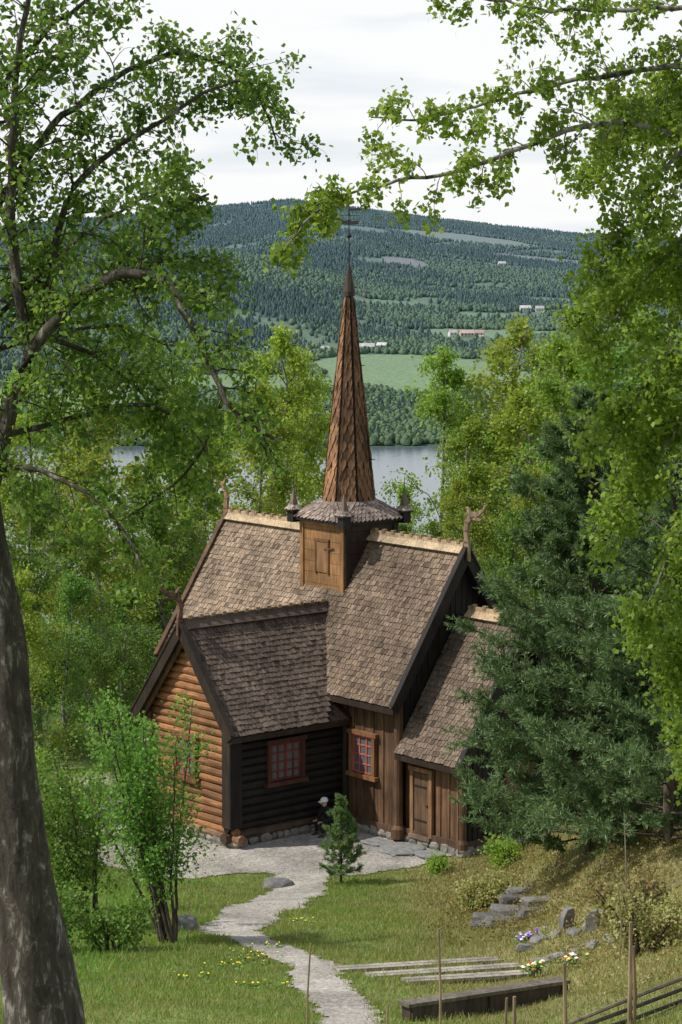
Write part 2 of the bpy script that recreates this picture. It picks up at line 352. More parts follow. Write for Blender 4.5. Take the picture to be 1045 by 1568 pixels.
barge(tc_u,tl+.1,tr-.1,tz-.18,te-.0,tv0+.1,'v',BRN,.03)
wd.abox(u0,u1,ev-.02,ev+.03,ez-.17,ez-.02,TAR); wd.abox(2.3,cu1,cv-.02,cv+.03,ce-.16,ce-.02,TAR); wd.abox(tr-.03,tr+.02,tv0,-.1,te-.16,te-.02,TAR); wd.abox(tl-.02,tl+.03,tv0,0,te-.16,te-.02,TAR)
def crest(p,q,c,c2):
    p,q=Vector(p),Vector(q); d=(q-p).normalized(); s=d.cross(Vector((0,0,1))).normalized(); L=(q-p).length
    wd.box((p+q)/2+Vector((0,0,.10)),d*L/2,s*.035,Vector((0,0,.10)),c)
    for sg in (-1,1):
        wd.box((p+q)/2+s*sg*.10+Vector((0,0,.0)),d*L/2,(s*sg*.10-Vector((0,0,.10))).normalized()*.11,Vector((0,0,.014))+s*sg*.014,jc(c,.1))
    n=int(L/.36)
    for i in range(n):
        o=p+d*(i+.5)*L/n+Vector((0,0,.215)); wd.box(o,d*.06,s*.055,Vector((0,0,.045)),c2)
crest((u0+.1,MR,mz+.03),(-3.25,MR,mz+.03),LIT,(.25,.16,.09)); crest((-1.35,MR,mz+.03),(u1-.1,MR,mz+.03),LIT,(.25,.16,.09))
crest((tc_u,tv0+.1,tz+.03),(tc_u,.9,tz+.03),(.09,.065,.05),(.28,.2,.12)); crest((2.6,CR,cz+.03),(cu1-.1,CR,cz+.03),(.34,.25,.15),(.25,.17,.1))
def dragon(base,fwd,s,c):
    fwd=Vector(fwd); up=Vector((0,0,1)); side=fwd.cross(up).normalized(); base=Vector(base)
    def ribbon(cl,ws,th=.04):
        pts=[base+fwd*x*s+up*z*s for x,z in cl]
        for i in range(len(pts)-1):
            p,q=pts[i],pts[i+1]; t=(q-p).normalized(); nn=t.cross(side).normalized(); e=(q-p)*.08
            wp,wq=ws[i]*s/2,ws[i+1]*s/2
            wd.hexa([p-e-nn*wp-side*th,q+e-nn*wq-side*th,q+e+nn*wq-side*th,p-e+nn*wp-side*th,p-e-nn*wp+side*th,q+e-nn*wq+side*th,q+e+nn*wq+side*th,p-e+nn*wp+side*th],c)
    ribbon([(0,-.2),(0,.15),(-.03,.38),(.0,.56),(.09,.68),(.2,.73),(.34,.77),(.48,.86),(.54,.95)],[.15,.13,.10,.10,.13,.13,.09,.05,.02])
    ribbon([(.13,.67),(.28,.66),(.38,.64),(.43,.67)],[.08,.06,.04,.02])
    ribbon([(.09,.72),(.02,.84),(-.02,.87)],[.08,.04,.02])
    ribbon([(.3,.71),(.4,.73),(.46,.75)],[.02,.02,.01],.015)
    ribbon([(-.05,.4),(-.12,.46)],[.07,.02],.025)
dragon((u1+.02,MR,mz+.05),(1,0,0),1.3,(.28,.2,.13)); dragon((u0-.02,MR,mz+.05),(-1,0,0),1.25,(.28,.17,.09))
dragon((tc_u,tv0-.02,tz+.05),(0,-1,0),1.15,(.12,.065,.045)); 
def planks(p,q,z0,ztop,nrm,c,w=.2,ja=.25):
    p,q=Vector((*p,0)),Vector((*q,0)); d=(q-p).normalized(); L=(q-p).length; n=max(1,int(round(L/w))); nr_=Vector((*nrm,0))
    for i in range(n):
        a,b_=p+d*L*i/n,p+d*L*(i+1)/n; za,zb=ztop(a),ztop(b_)
        if max(za,zb)<z0+.05: continue
        o=nr_*(.012*(i%2)+R.uniform(0,.006)); cc=jc(c,ja); a=a+d*.004; b_=b_-d*.004
        t=nr_*.04
        V8=[(a+o-t),(b_+o-t),(b_+o),(a+o)]
        wd.hexa([(*v.xy,z0) for v in V8]+[(V8[0].x,V8[0].y,za),(V8[1].x,V8[1].y,zb),(V8[2].x,V8[2].y,zb),(V8[3].x,V8[3].y,za)],cc)
        if i and i%2==0: wd.box(((a+o+nr_*.012).x,(a+o+nr_*.012).y,(z0+min(za,zb))/2),d*.03,nr_*.018,(0,0,(min(za,zb)-z0)/2),jc(c,ja))
cst=lambda z:(lambda p:z)
mt=ez+.62
planks((0,0),(2.2,0),.35,cst(mt),(0,-1),BRN); planks((-7.6,0),(-3.5,0),.35,cst(mt),(0,-1),BRN)
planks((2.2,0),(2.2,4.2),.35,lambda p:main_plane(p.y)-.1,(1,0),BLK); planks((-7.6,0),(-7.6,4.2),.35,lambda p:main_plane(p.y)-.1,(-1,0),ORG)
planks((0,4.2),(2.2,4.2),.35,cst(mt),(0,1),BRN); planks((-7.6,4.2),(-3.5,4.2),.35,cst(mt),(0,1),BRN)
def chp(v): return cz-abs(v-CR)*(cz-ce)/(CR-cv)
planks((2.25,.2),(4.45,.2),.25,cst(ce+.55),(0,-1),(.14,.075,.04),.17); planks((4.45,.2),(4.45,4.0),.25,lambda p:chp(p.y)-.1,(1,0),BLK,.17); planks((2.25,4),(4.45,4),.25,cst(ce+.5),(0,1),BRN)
for (x0,x1,y0,y1) in [(-.0,2.28,-.1,.06),(2.2,4.55,.08,.24),(4.4,4.56,.2,4.0),(-7.7,-3.5,-.1,.06)]: wd.abox(x0,x1,y0,y1,.16,.38,(.085,.052,.032))
for (x,y,t,c,r) in [(2.22,-.03,mt-.1,BRN,.13),(4.47,.18,ce+.4,BRN,.10),(0.1,-.04,mt-.1,TAR,.1),(-7.6,0,mt,BRN,.13)]:
    wd.tube([(x,y,.1),(x,y,.35),(x,y,.45),(x,y,t)],[r*1.5,r*1.5,r,r*.92],12,c)
wd.abox(-7.5,2.1,.08,4.1,.1,mt-.2,BLK); wd.abox(2.1,4.36,.28,3.9,.1,ce+.3,BLK); wd.abox(-3.4,-.2,-3.55,.1,.1,3.1,BLK); wd.abox(-3.4,-.2,4.1,5.9,.1,3.1,BRN)
lg=B(); tw0,tw1,tvw=-3.5,-.08,-3.72
def log(p,q,r,c): 
    p,q=Vector(p),Vector(q); n=5; pts=[p.lerp(q,i/n)+Vector((0,0,R.uniform(-.01,.01))) for i in range(n+1)]
    lg.tube(pts,[r*R.uniform(.94,1.06) for _ in pts],10,c)
z=.42; i=0
while z<5.3:
    if z<3.05:
        cG=jc(LOG,.3)
        log((tw0-.18,tvw,z),(tw1+.2,tvw,z),.112,cG)
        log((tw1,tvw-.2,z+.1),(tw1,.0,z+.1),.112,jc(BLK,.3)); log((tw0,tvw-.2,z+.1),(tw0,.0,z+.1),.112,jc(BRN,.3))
        if i==0: log((tw1,tvw-.3,z-.14),(tw1,.1,z-.14),.15,(.07,.045,.03)); log((tw0-.3,tvw,z-.17),(tw1+.42,tvw,z-.17),.14,(.18,.105,.06))
    else:
        hw=(tz-.15-z)/((tz-te)/(tr-tc_u))
        if hw>.15: log((tc_u-hw,tvw,z),(tc_u+hw,tvw,z),.112,jc(LOG,.3))
    z+=.21; i+=1
lg.abox(tw0+.02,tw1-.02,tvw+.02,-.0,.2,3.1,BLK)
for x in (-3.5,-.08): planks((x,4.2),(x,6.0),.35,cst(3.2),(1 if x>-1 else -1,0),BRN)
planks((-3.5,6.0),(-.08,6.0),.35,lambda p:tr_plane(p.x)-.1,(0,1),BRN)
wd.abox(tw1-.12,tw1+.22,tvw-.24,tvw-.2,.55,3.0,jc(TAR)); wd.abox(tw1+.2,tw1+.24,tvw-.24,tvw+.14,.55,3.0,BLK)
win=B()
def window(c,rt,nr_,w,h,cols,rows,trim,fr):
    c,rt,nr_=Vector(c),Vector(rt),Vector(nr_); up=Vector((0,0,1))
    win.box(c-nr_*.02,rt*w/2,nr_*.02,up*h/2,(.02,.03,.04),1)
    t=.11
    for s_ in (-1,1):
        win.box(c+rt*s_*(w/2+t/2)+nr_*.03,rt*t/2,nr_*.05,up*(h/2+.02),jc(trim,.15))
    win.box(c+up*(h/2+t/2+.02)+nr_*.035,rt*(w/2+t+.06),nr_*.06,up*t/2,jc(trim,.15)); win.box(c-up*(h/2+t/2+.02)+nr_*.045,rt*(w/2+t+.08),nr_*.075,up*t/2,jc(trim,.15))
    f=.045
    for s_ in (-1,1):
        win.box(c+rt*s_*(w/2-f/2)+nr_*.012,rt*f/2,nr_*.02,up*h/2,fr); win.box(c+up*s_*(h/2-f/2)+nr_*.014,rt*(w/2-f),nr_*.02,up*f/2,fr)
    for i in range(1,cols): win.box(c+rt*(-w/2+w*i/cols)+nr_*.008,rt*(.022 if cols%2 or i!=cols//2 else .035),nr_*.018,up*(h/2-f),fr)
    for i in range(1,rows): win.box(c+up*(-h/2+h*i/rows)+nr_*.006,rt*(w/2-f),nr_*.016,up*.018,fr)
window((.85,-.05,2.1),(1,0,0),(0,-1,0),.82,1.0,3,4,ORG,(.38,.10,.07))
window((tw1+.115,-2.05,2.08),(0,1,0),(1,0,0),1.0,.98,4,4,(.07,.027,.018),(.15,.03,.022))
window((tc_u-.1,tvw-.115,2.1),(1,0,0),(0,-1,0),.75,.95,3,4,(.17,.07,.035),(.28,.06,.04))
window((4.5,2.1,1.75),(0,1,0),(1,0,0),.75,.85,3,3,(.12,.04,.03),(.28,.05,.03))
win.build('windows',[M_wood,M_glass],ch)
dr=B(); du=2.98
for i in range(4): dr.abox(du-.3+.15*i+.004,du-.3+.15*(i+1)-.004,.11,.15,.32,1.92,jc((.11,.065,.038),.2))
for s_ in (-1,1): dr.abox(du+s_*.36-.06,du+s_*.36+.06,.07,.16,.28,2.0,jc((.2,.11,.055),.1))
dr.abox(du-.46,du+.46,.05,.16,1.96,2.08,(.19,.105,.05)); dr.abox(du-.4,du+.4,-.0,.16,.2,.3,(.17,.12,.08))
for z in (.65,1.55): dr.abox(du-.28,du+.2,.098,.112,z,z+.05,(.02,.02,.02))
dr.tube([(du+.22,.08,1.1),(du+.22,.11,1.1)],[.03,.03],8,(.02,.02,.02))
dr.build('door',[M_wood],ch)
# tower
tu,tv,th_=-2.3,MR,.93; tb,tt=5.9,8.0
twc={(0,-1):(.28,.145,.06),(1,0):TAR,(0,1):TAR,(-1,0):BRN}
wd.abox(tu-th_+.03,tu+th_-.03,tv-th_+.03,tv+th_-.03,tb,tt+.05,BLK)
for nn,c in twc.items():
    n3=Vector((*nn,0)); sd=Vector((-nn[1],nn[0],0)); cc=Vector((tu,tv,0))+n3*th_
    k=7
    for i in range(k):
        z0=tb+(tt-tb)*i/k; wd.box(cc+Vector((0,0,z0+(tt-tb)/k/2)),sd*(th_-.0),n3*(.02+R.uniform(0,.006)),Vector((0,0,(tt-tb)/k/2-.005)),jc(c,.16))
    for s_ in (-1,1): wd.box(cc+sd*s_*(th_-.06)+n3*.035+Vector((0,0,(tb+tt)/2)),sd*.075,n3*.03,Vector((0,0,(tt-tb)/2)),jc(c,.1))
    wd.box(cc+n3*.04+Vector((0,0,tt-.08)),sd*(th_+.03),n3*.035,Vector((0,0,.08)),jc(c,.1))
n3=Vector((0,-1,0)); cc=Vector((tu,tv,0))+n3*(th_+.035)
wd.box(cc+Vector((0,0,6.95)),(.24,0,0),(0,.015,0),(0,0,.42),(.24,.13,.06)); 
for s_ in (-1,1): wd.box(cc+Vector((s_*.27,-.012,6.95)),(.035,0,0),(0,.02,0),(0,0,.46),(.17,.08,.035))
wd.box(cc+Vector((0,-.012,7.42)),(.31,0,0),(0,.02,0),(0,0,.04),(.17,.08,.035)); wd.box(cc+Vector((.3,-.02,7.2)),(.2,0,.03),(0,.01,0),(0,0,.02),(.1,.06,.03))
hs=1.16; sz,oz,orr=8.02,8.5,.74
wd.abox(tu-hs,tu+hs,tv-hs,tv+hs,7.93,8.01,BLK)
def octp(r,z,k): an=math.pi/8+k*math.pi/4; return Vector((tu+r*math.cos(an),tv+r*math.sin(an),z))
SK=(.30,.235,.20)
ocx=[octp(orr,oz,k) for k in range(8)]
for (sx,sy,k1,k2) in [(1,0,7,0),(0,1,1,2),(-1,0,3,4),(0,-1,5,6)]:
    if sx: BLp,BRp=Vector((tu+sx*hs,tv-sx*hs*1,sz)),Vector((tu+sx*hs,tv+sx*hs,sz))
    else: BLp,BRp=Vector((tu+sy*hs,tv+sy*hs,sz)),Vector((tu-sy*hs,tv+sy*hs,sz))
    shq(sh,ocx[k1],ocx[k2],BLp,BRp,.13,.15,col=SK,pt=True,th=.025,gap=.012,tipf=.6); wd.add([ocx[k1],ocx[k2],BRp,BLp],[(0,1,2,3)],TAR)
for k in (0,2,4,6):
    a,b_=ocx[k],ocx[(k+1)%8]; m=(a+b_)/2-Vector((tu,tv,0)); cr=Vector((tu+math.copysign(hs,m.x),tv+math.copysign(hs,m.y),sz))
    wd.add([a,b_,cr],[(0,1,2)],TAR)
    shq(sh,a,b_,cr+(a-b_)*.03,cr-(a-b_)*.03,.13,.15,col=SK,pt=True,th=.025,gap=.012,tipf=.6)
zt,rt_=14.15,.11
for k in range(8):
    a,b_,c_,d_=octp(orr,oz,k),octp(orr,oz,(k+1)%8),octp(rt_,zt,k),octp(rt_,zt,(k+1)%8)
    am=math.pi/4*(k+1); kf=1 if math.cos(am)<.5 else .5   # shade painted into the tile colour on faces turned from the sun
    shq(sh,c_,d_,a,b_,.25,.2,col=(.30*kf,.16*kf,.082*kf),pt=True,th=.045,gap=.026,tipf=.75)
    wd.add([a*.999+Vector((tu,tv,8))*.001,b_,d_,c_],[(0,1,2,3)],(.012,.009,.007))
wd.tube([(tu,tv,zt-.05),(tu,tv,zt+.08),(tu,tv,15.0)],[rt_+.05,rt_+.06,.03],10,(.06,.045,.035))
for sx in (-1,1):
    for sy in (-1,1):
        px,py=tu+sx*(hs-.07),tv+sy*(hs-.07)
        wd.abox(px-.13,px+.13,py-.13,py+.13,7.85,8.16,BLK); wd.abox(px-.19,px+.19,py-.19,py+.19,8.16,8.21,TAR)
        q=[Vector((px+a*.19,py+b_*.19,8.2)) for a,b_ in ((-1,-1),(1,-1),(1,1),(-1,1))]; q2=[Vector((px+a*.09,py+b_*.09,8.33)) for a,b_ in ((-1,-1),(1,-1),(1,1),(-1,1))]
        ap=Vector((px,py,8.85))
        for k in range(4):
            shq(sh,q2[k],q2[(k+1)%4],q[k],q[(k+1)%4],.08,.09,col=(.3,.25,.21),th=.012); wd.add([q[k],q[(k+1)%4],q2[(k+1)%4],q2[k]],[(0,1,2,3)],(.2,.16,.13))
            wd.add([q2[k],q2[(k+1)%4],ap],[(0,1,2)],(.15,.11,.085))
        wd.tube([(px,py,8.8),(px,py,9.15)],[.014,.006],5,(.02,.02,.02)); 
wd.build('walls_and_trim',[M_wood],ch); sh.build('roof_shingles',[M_shing],ch); lg.build('log_walls',[M_log],ch,smooth=False)
wv=B(); IR=(.03,.03,.03)
wv.tube([(tu,tv,14.9),(tu,tv,16.75)],[.022,.012],6,IR)
for z,r in ((15.75,.075),(16.35,.04)): wv.tube([(tu,tv,z-r),(tu,tv,z-r*.6),(tu,tv,z),(tu,tv,z+r*.6),(tu,tv,z+r)],[.01,r*.8,r,r*.8,.01],10,IR)
vd=Vector((.9,.35,0)).normalized(); vs_=Vector((-.35,.9,0)).normalized()
def plate(pts,z0):
    n=len(pts); f=[Vector((tu,tv,z0))+vd*x+Vector((0,0,z))+vs_*.008 for x,z in pts]; bk=[p-vs_*.016 for p in f]
    wv.add(f+bk,[tuple(range(n)),tuple(reversed(range(n,2*n)))]+[(i,(i+1)%n,n+(i+1)%n,n+i) for i in range(n)],IR)
plate([(-.38,-.06),(-.1,-.03),(.0,-.05),(.3,-.04),(.3,.06),(.1,.05),(0,.1),(-.12,.05),(-.3,.14),(-.42,.12),(-.34,.05)],16.1)
plate([(.02,-.02),(.34,-.02),(.42,.03),(.34,.06),(.02,.03)],16.45); wv.box((tu,tv,16.3),vd*.3,vs_*.01,(0,0,.01),IR)
for i in range(7):
    z=9.6+i*.65; r=orr+(rt_-orr)*(z-oz)/(zt-oz); dd=Vector((.77,.64,0)); wv.tube([Vector((tu,tv,z))+dd*(r*.8),Vector((tu,tv,z))+dd*(r+.12)],[.012,.012],5,IR)
wv.build('weathervane',[M_iron],ch)
fs=B()
def fline(p,q):
    p,q=Vector(p),Vector(q); L=(q-p).length; s=0
    while s<L:
        w=R.uniform(.16,.4); c=p.lerp(q,min(1,(s+w/2)/L)); k=R.uniform(.7,1.25); an=math.atan2(q.y-p.y,q.x-p.x)
        rock(fs,(c.x,c.y,.12),w*.55,.16,R.uniform(.11,.17),(.22*k,.205*k,.185*k),an); s+=w
fline((tw0-.1,tvw,0),(tw1+.1,tvw,0)); fline((tw1+.02,tvw,0),(tw1+.02,0,0)); fline((0,0,0),(2.2,0,0)); fline((2.2,.2,0),(4.5,.2,0)); fline((4.48,.2,0),(4.48,4,0)); fline((tw0,tvw,0),(tw0,0,0)); fline((-7.6,0,0),(-3.5,0,0))
for (x,y,sx,sy) in [(2.95,-.35,.55,.3),(3.0,-.85,.7,.35),(2.2,-.7,.45,.3),(3.9,-.5,.45,.3)]: rock(fs,(x,y,.06),sx,sy,.06,(.2,.2,.195),R.uniform(-.3,.3))
fs.build('stone_foundation',[M_stone],ch)
# ---------------------------------------------------------------- vegetation kit
class T:
    def __init__(s): s.V=[];s.F=[];s.M=[];s.n=0;s.L=[]
    def put(s,V,F,m): s.V.append(V); s.F.append(F+s.n); s.M.append(np.full(len(F),m)); s.n+=len(V)
    def tube(s,pts,rad,n=5):
        pts=np.asarray(pts,float); k=len(pts); t=np.gradient(pts,axis=0); t/=np.linalg.norm(t,axis=1)[:,None]+1e-9
        ref=np.where(np.abs(t[:,2:3])<.9,np.array([[0,0,1.]]),np.array([[1.,0,0]])); a=np.cross(t,ref); a/=np.linalg.norm(a,axis=1)[:,None]+1e-9; b=np.cross(t,a)
        an=np.arange(n)*2*math.pi/n; rad=np.asarray(rad)[:,None,None]
        V=pts[:,None,:]+(a[:,None,:]*np.cos(an)[None,:,None]+b[:,None,:]*np.sin(an)[None,:,None])*rad
        i,j=np.meshgrid(np.arange(k-1),np.arange(n),indexing='ij'); j2=(j+1)%n
        F=np.stack([i*n+j,i*n+j2,(i+1)*n+j2,(i+1)*n+j],-1).reshape(-1,4); s.put(V.reshape(-1,3),F,0)
    def leafpts(s,pts,n,sig):
        pts=np.asarray(pts,float); u=rng.random(n)*(len(pts)-1); i=np.minimum(u.astype(int),len(pts)-2); f=(u-i)[:,None]
        s.L.append(pts[i]*(1-f)+pts[i+1]*f+rng.normal(0,sig,(n,3)))
    def leaves(s,size,w=.36,down=.5):
        if not s.L: return
        P=np.concatenate(s.L); n=len(P); a=rng.normal(0,1,(n,3)); a[:,2]-=down; a/=np.linalg.norm(a,axis=1)[:,None]
        r=rng.normal(0,1,(n,3)); b=np.cross(a,r); b/=np.linalg.norm(b,axis=1)[:,None]+1e-9
        sz_=(size*rng.uniform(.65,1.3,n))[:,None]; V,F=quads_from_pts(P,a*sz_,b*sz_*w); 
        V=V.reshape(-1,4,3); V[:,1]-=a*sz_*.12; V[:,3]-=a*sz_*.12
        s.put(V.reshape(-1,3),F,1); s.L=[]
    def needles(s,P,Dn,ln,wd_):
        n=len(P); a=Dn/np.linalg.norm(Dn,axis=1)[:,None]; r=rng.normal(0,1,(n,3)); b=np.cross(a,r); b/=np.linalg.norm(b,axis=1)[:,None]+1e-9
        V,F=quads_from_pts(P,a*ln,b*wd_); s.put(V,F,1)
    def build(s,name,mats,sm_=False):
        V=np.concatenate(s.V);F=np.concatenate(s.F);M=np.concatenate(s.M)
        return mk_np(name,V,F,mats,MI=M,smooth=(M==0))
def unit(v): return v/(np.linalg.norm(v)+1e-9)
def branch(p,d,L,k,wob,droop):
    pts=[p]; 
    for i in range(k):
        d=unit(d+rng.normal(0,wob,3)+np.array([0,0,-droop*(i+1)/k])); p=p+d*L/k; pts.append(p)
    return np.array(pts),d
def spray(t,p,d,L,r,level,nch,nleaf,sig,droop,side=3):
    pts,_=branch(p,d,L,5 if level else 4,.16,droop)
    t.tube(pts,np.linspace(r,r*.3,len(pts)),side)
    if level==0: t.leafpts(pts,nleaf,sig); return
    t.leafpts(pts[2:],nleaf//2,sig)
    for c_ in range(nch):
        u=rng.uniform(.2,1)*(len(pts)-1); i=min(int(u),len(pts)-2); q=pts[i]+(pts[i+1]-pts[i])*(u-i)
        dd=unit(pts[i+1]-pts[i]); x=rng.normal(0,1,3); x-=dd*x.dot(dd); dd=unit(dd*.6+unit(x)*.8)
        spray(t,q,dd,L*rng.uniform(.4,.65),r*.55,level-1,nch,nleaf,sig,droop*1.5,3)
def limb(t,pts,r0,r1,sp,L,nch,nleaf,sig,droop,t0=0.,side=8,yj=.35,up=.2):
    P=np.array(pts,float)
    s=np.concatenate([[0],np.cumsum(np.linalg.norm(np.diff(P,axis=0),axis=1))]); m=max(6,int(s[-1]/.12)); q=np.linspace(0,s[-1],m)
    Q=np.stack([np.interp(q,s,P[:,i]) for i in range(3)],1)
    for _ in range(3): Q[1:-1]=(Q[:-2]+Q[1:-1]*2+Q[2:])/4
    Q[1:-1]+=rng.normal(0,.008,(m-2,3)); t.tube(Q,np.linspace(r0,r1,m),side)
    x=s[-1]*t0
    while x<s[-1]:
        i=min(int(x/s[-1]*(m-1)),m-2); dd=unit(Q[i+1]-Q[i]); v=rng.normal(0,1,3); v-=dd*v.dot(dd); v=unit(v)
        d=unit(dd*.5+v*.9+np.array([0,0,up])); fr=x/s[-1]
        spray(t,Q[i],d,L*rng.uniform(.5,1.2)*(1-.4*fr),max(.005,(r0+(r1-r0)*fr)*.35) if r0<.06 else .011,1,nch,nleaf,sig,droop)
        x+=sp*rng.uniform(.6,1.4)
# ---- foreground birch, left (stands about 18 m from the viewer)
t=T()
Yl=18.2
tk=np.array([(-2.25,Yl,8.3),(-2.3,Yl,9.3),(-2.34,Yl,9.9),(-2.42,Yl,10.7),(-2.53,Yl,11.7),(-2.58,Yl,12.6),(-2.68,Yl,13.4),(-2.8,Yl,14.6),(-2.85,Yl,16.5),(-2.8,Yl,18.5),(-2.7,Yl,20.5)])
tr_=np.array([.42,.34,.29,.245,.205,.18,.16,.14,.11,.08,.03]); zq=np.linspace(8.3,20.5,120)
n0=t.n; t.tube(np.stack([np.interp(zq,tk[:,2],tk[:,0])+.02*np.sin(zq*2.1),np.full(120,Yl),zq],1),np.interp(zq,tk[:,2],tr_),32)
vv=t.V[-1]; an_=np.arctan2(vv[:,1]-Yl,vv[:,0]+2.5); cxy=np.stack([np.interp(vv[:,2],tk[:,2],tk[:,0]),np.full(len(vv),Yl)],1)
kk_=1+.05*np.sin(an_*5+vv[:,2]*1.3)+.035*np.sin(an_*9-vv[:,2]*3.1)+rng.normal(0,.012,len(vv)); vv[:,:2]=cxy+(vv[:,:2]-cxy)*kk_[:,None]
kw=dict(nch=4,nleaf=16,sig=.045,droop=.2)
def LL(pts,r0,r1,sp,L,t0=0,dy=0,**k):
    n=len(pts); limb(t,[(x,Yl+dy*i/n,z) for i,(x,z) in enumerate(pts)],r0,r1,sp,L,t0=t0,**{**kw,**k})
LL([(-2.7,13.6),(-2.56,14.2),(-2.41,14.65),(-2.26,15.05),(-2.07,15.2),(-1.82,15.44),(-1.43,15.56),(-1.21,15.44),(-.99,14.95),(-.87,14.65),(-.7,14.43),(-.45,14.33)],.07,.012,.085,.55,.22,-1.0)
LL([(-2.26,15.05),(-2.17,15.6),(-2.07,16.1),(-1.82,16.38),(-1.33,16.67),(-1.0,16.9),(-.75,17.0),(-.6,16.95)],.035,.008,.075,.55,.1,.8)
LL([(-2.36,15.0),(-2.46,16.0),(-2.4,16.6),(-2.3,17.4),(-2.1,17.9)],.045,.015,.08,.7,.1,-.6)
LL([(-1.82,15.44),(-1.5,15.75),(-1.15,16.05),(-1.0,16.1)],.02,.008,.07,.45,.1,.4)
LL([(-.87,14.65),(-1,14.2),(-1.3,13.85),(-1.7,13.6)],.016,.006,.08,.45,0,.5)
LL([(-2.5,14.3),(-2.07,14.4),(-1.6,14.55),(-1.2,14.4),(-1.05,14.1)],.025,.008,.08,.55,.1,.9)
LL([(-2.7,14.0),(-2.3,14.1),(-1.9,13.9),(-1.6,13.7),(-1.45,13.4)],.025,.008,.085,.55,.1,-.9)
LL([(-2.7,15.8),(-2.2,16.6),(-1.7,17.0),(-1.3,17.2),(-.8,17.1),(-.6,16.8),(-.5,16.5)],.035,.007,.075,.55,.1,1.5)
LL([(-2.75,15.),(-2.3,15.5),(-1.9,15.9),(-1.5,16.1),(-1.2,16.3)],.025,.008,.075,.55,.1,2.)
LL([(-2.75,16.5),(-2.3,17.2),(-2.0,17.5),(-1.6,17.7)],.03,.01,.08,.6,0,.5)
LL([(-2.75,14.9),(-2.3,15.0),(-1.8,15.1),(-1.4,14.9),(-1.2,14.6)],.025,.007,.09,.55,.1,2.5)
LL([(-2.26,15.05),(-1.9,14.9),(-1.55,14.6),(-1.3,14.2),(-1.15,13.9)],.022,.007,.09,.5,.1,1.6)
LL([(-1.43,15.56),(-1.2,15.7),(-1.0,15.6),(-.95,15.3)],.014,.006,.08,.38,.1,.8)
t.leaves(.05,.38,.6)
t.build('birch_tree',[M_barkfg,M_birchfg])
# ---- foreground birch, right
t=T(); Yl=20.3
t.tube([(3.9,22,8.6),(3.85,22,11),(3.75,22,14),(3.6,22,17),(3.4,22,20)],[.26,.22,.18,.13,.05],14)
kw=dict(nch=4,nleaf=15,sig=.04,droop=.3)
LL([(3.6,16.2),(2.9,16.55),(2.36,16.74),(1.87,16.66),(1.48,16.5),(.98,16.3),(.54,16.25),(.15,16.17),(-.23,16.0),(-.45,15.7)],.036,.006,.1,.42,.25,-.3)
LL([(3.6,17.1),(2.9,17.2),(2.09,17.1),(1.48,16.96),(.98,16.83),(.65,16.72),(.25,16.77)],.03,.007,.09,.45,.2,.3)
LL([(3.5,17.3),(2.9,17.65),(1.8,17.6),(1.3,17.65),(.85,17.75)],.028,.007,.09,.5,.2,-.5)
LL([(-.1,16.15),(-.3,15.9),(-.45,15.7),(-.52,15.5)],.008,.004,.09,.22,0,0)
kw=dict(nch=4,nleaf=26,sig=.065,droop=.35)
for (pts,dy) in [([(3.6,16.8),(2.9,16.6),(2.4,16.0),(2.1,15.4)],0),([(3.7,16.2),(3.0,15.9),(2.5,15.3),(2.1,14.7)],1),([(3.7,15.5),(3.1,15.2),(2.6,14.6),(2.2,13.9)],.3),
   ([(3.7,17.5),(3.0,17.3),(2.5,16.8),(2.2,16.2)],1.5),([(3.8,14.9),(3.2,14.5),(2.7,13.9),(2.35,13.2)],1.),([(3.8,14.2),(3.2,13.8),(2.8,13.2),(2.5,12.4)],0),([(3.8,13.5),(3.3,13.1),(2.95,12.5),(2.7,11.8)],.8),
   ([(3.8,15.2),(3.3,15.6),(2.8,15.6),(2.5,15.2)],2),([(3.7,12.8),(3.3,12.4),(3.05,11.8),(2.9,11.2)],.5),([(3.8,16.6),(3.3,16.9),(2.8,16.9),(2.4,16.7)],2.3),([(3.8,14.4),(3.3,14.6),(2.8,14.4),(2.5,14.0)],2.3)]:
    LL(pts,.026,.007,.068,.48,0,dy)
t.leaves(.055,.38,.6)
t.build('birch_tree',[M_bark,M_birch])
# ---- background birches
def birch_proto(name,H,Rr,seed,mat,nl=42,size=.125):
    global rng
    rng=np.random.default_rng(seed); t=T()
    m=10; hz=np.linspace(0,H,m); tp=np.stack([np.cumsum(rng.normal(0,.12,m)),np.cumsum(rng.normal(0,.12,m)),hz],1)
    t.tube(tp,np.linspace(.14,.02,m),7)
    nlb=int(H*3)
    for i in range(nlb):
        f=.12+.87*((i+rng.random())/nlb); z=f*H; p=np.array([np.interp(z,hz,tp[:,0]),np.interp(z,hz,tp[:,1]),z])
        an=rng.uniform(0,6.283); prof=math.sin(min(1,(1-f)*1.7+.12)*math.pi/2)*(1 if f>.3 else .75)
        L=Rr*prof*rng.uniform(.5,1.15); d=np.array([math.cos(an),math.sin(an),rng.uniform(.3,1.1)+f*.5])
        spray(t,p,unit(d),L,.03,1,7,nl,.14,.3)
    t.leaves(size,.42,.4); o=t.build(name,[M_bark,mat]); return o
P1=birch_proto('birch_tree',14,2.7,1,M_birch,50,.12); P2=birch_proto('birch_tree',14,2.4,2,M_birch,46,.12); P3=birch_proto('birch_tree',13,2.8,3,M_yel,46,.12); P4=birch_proto('birch_tree',10,2.6,4,M_yel,50,.11); P5=birch_proto('birch_tree',11,2.9,5,M_shrub,46,.12)
rng=np.random.default_rng(11)
HH={P1:14,P2:14,P3:13,P4:10,P5:11}; used=set()
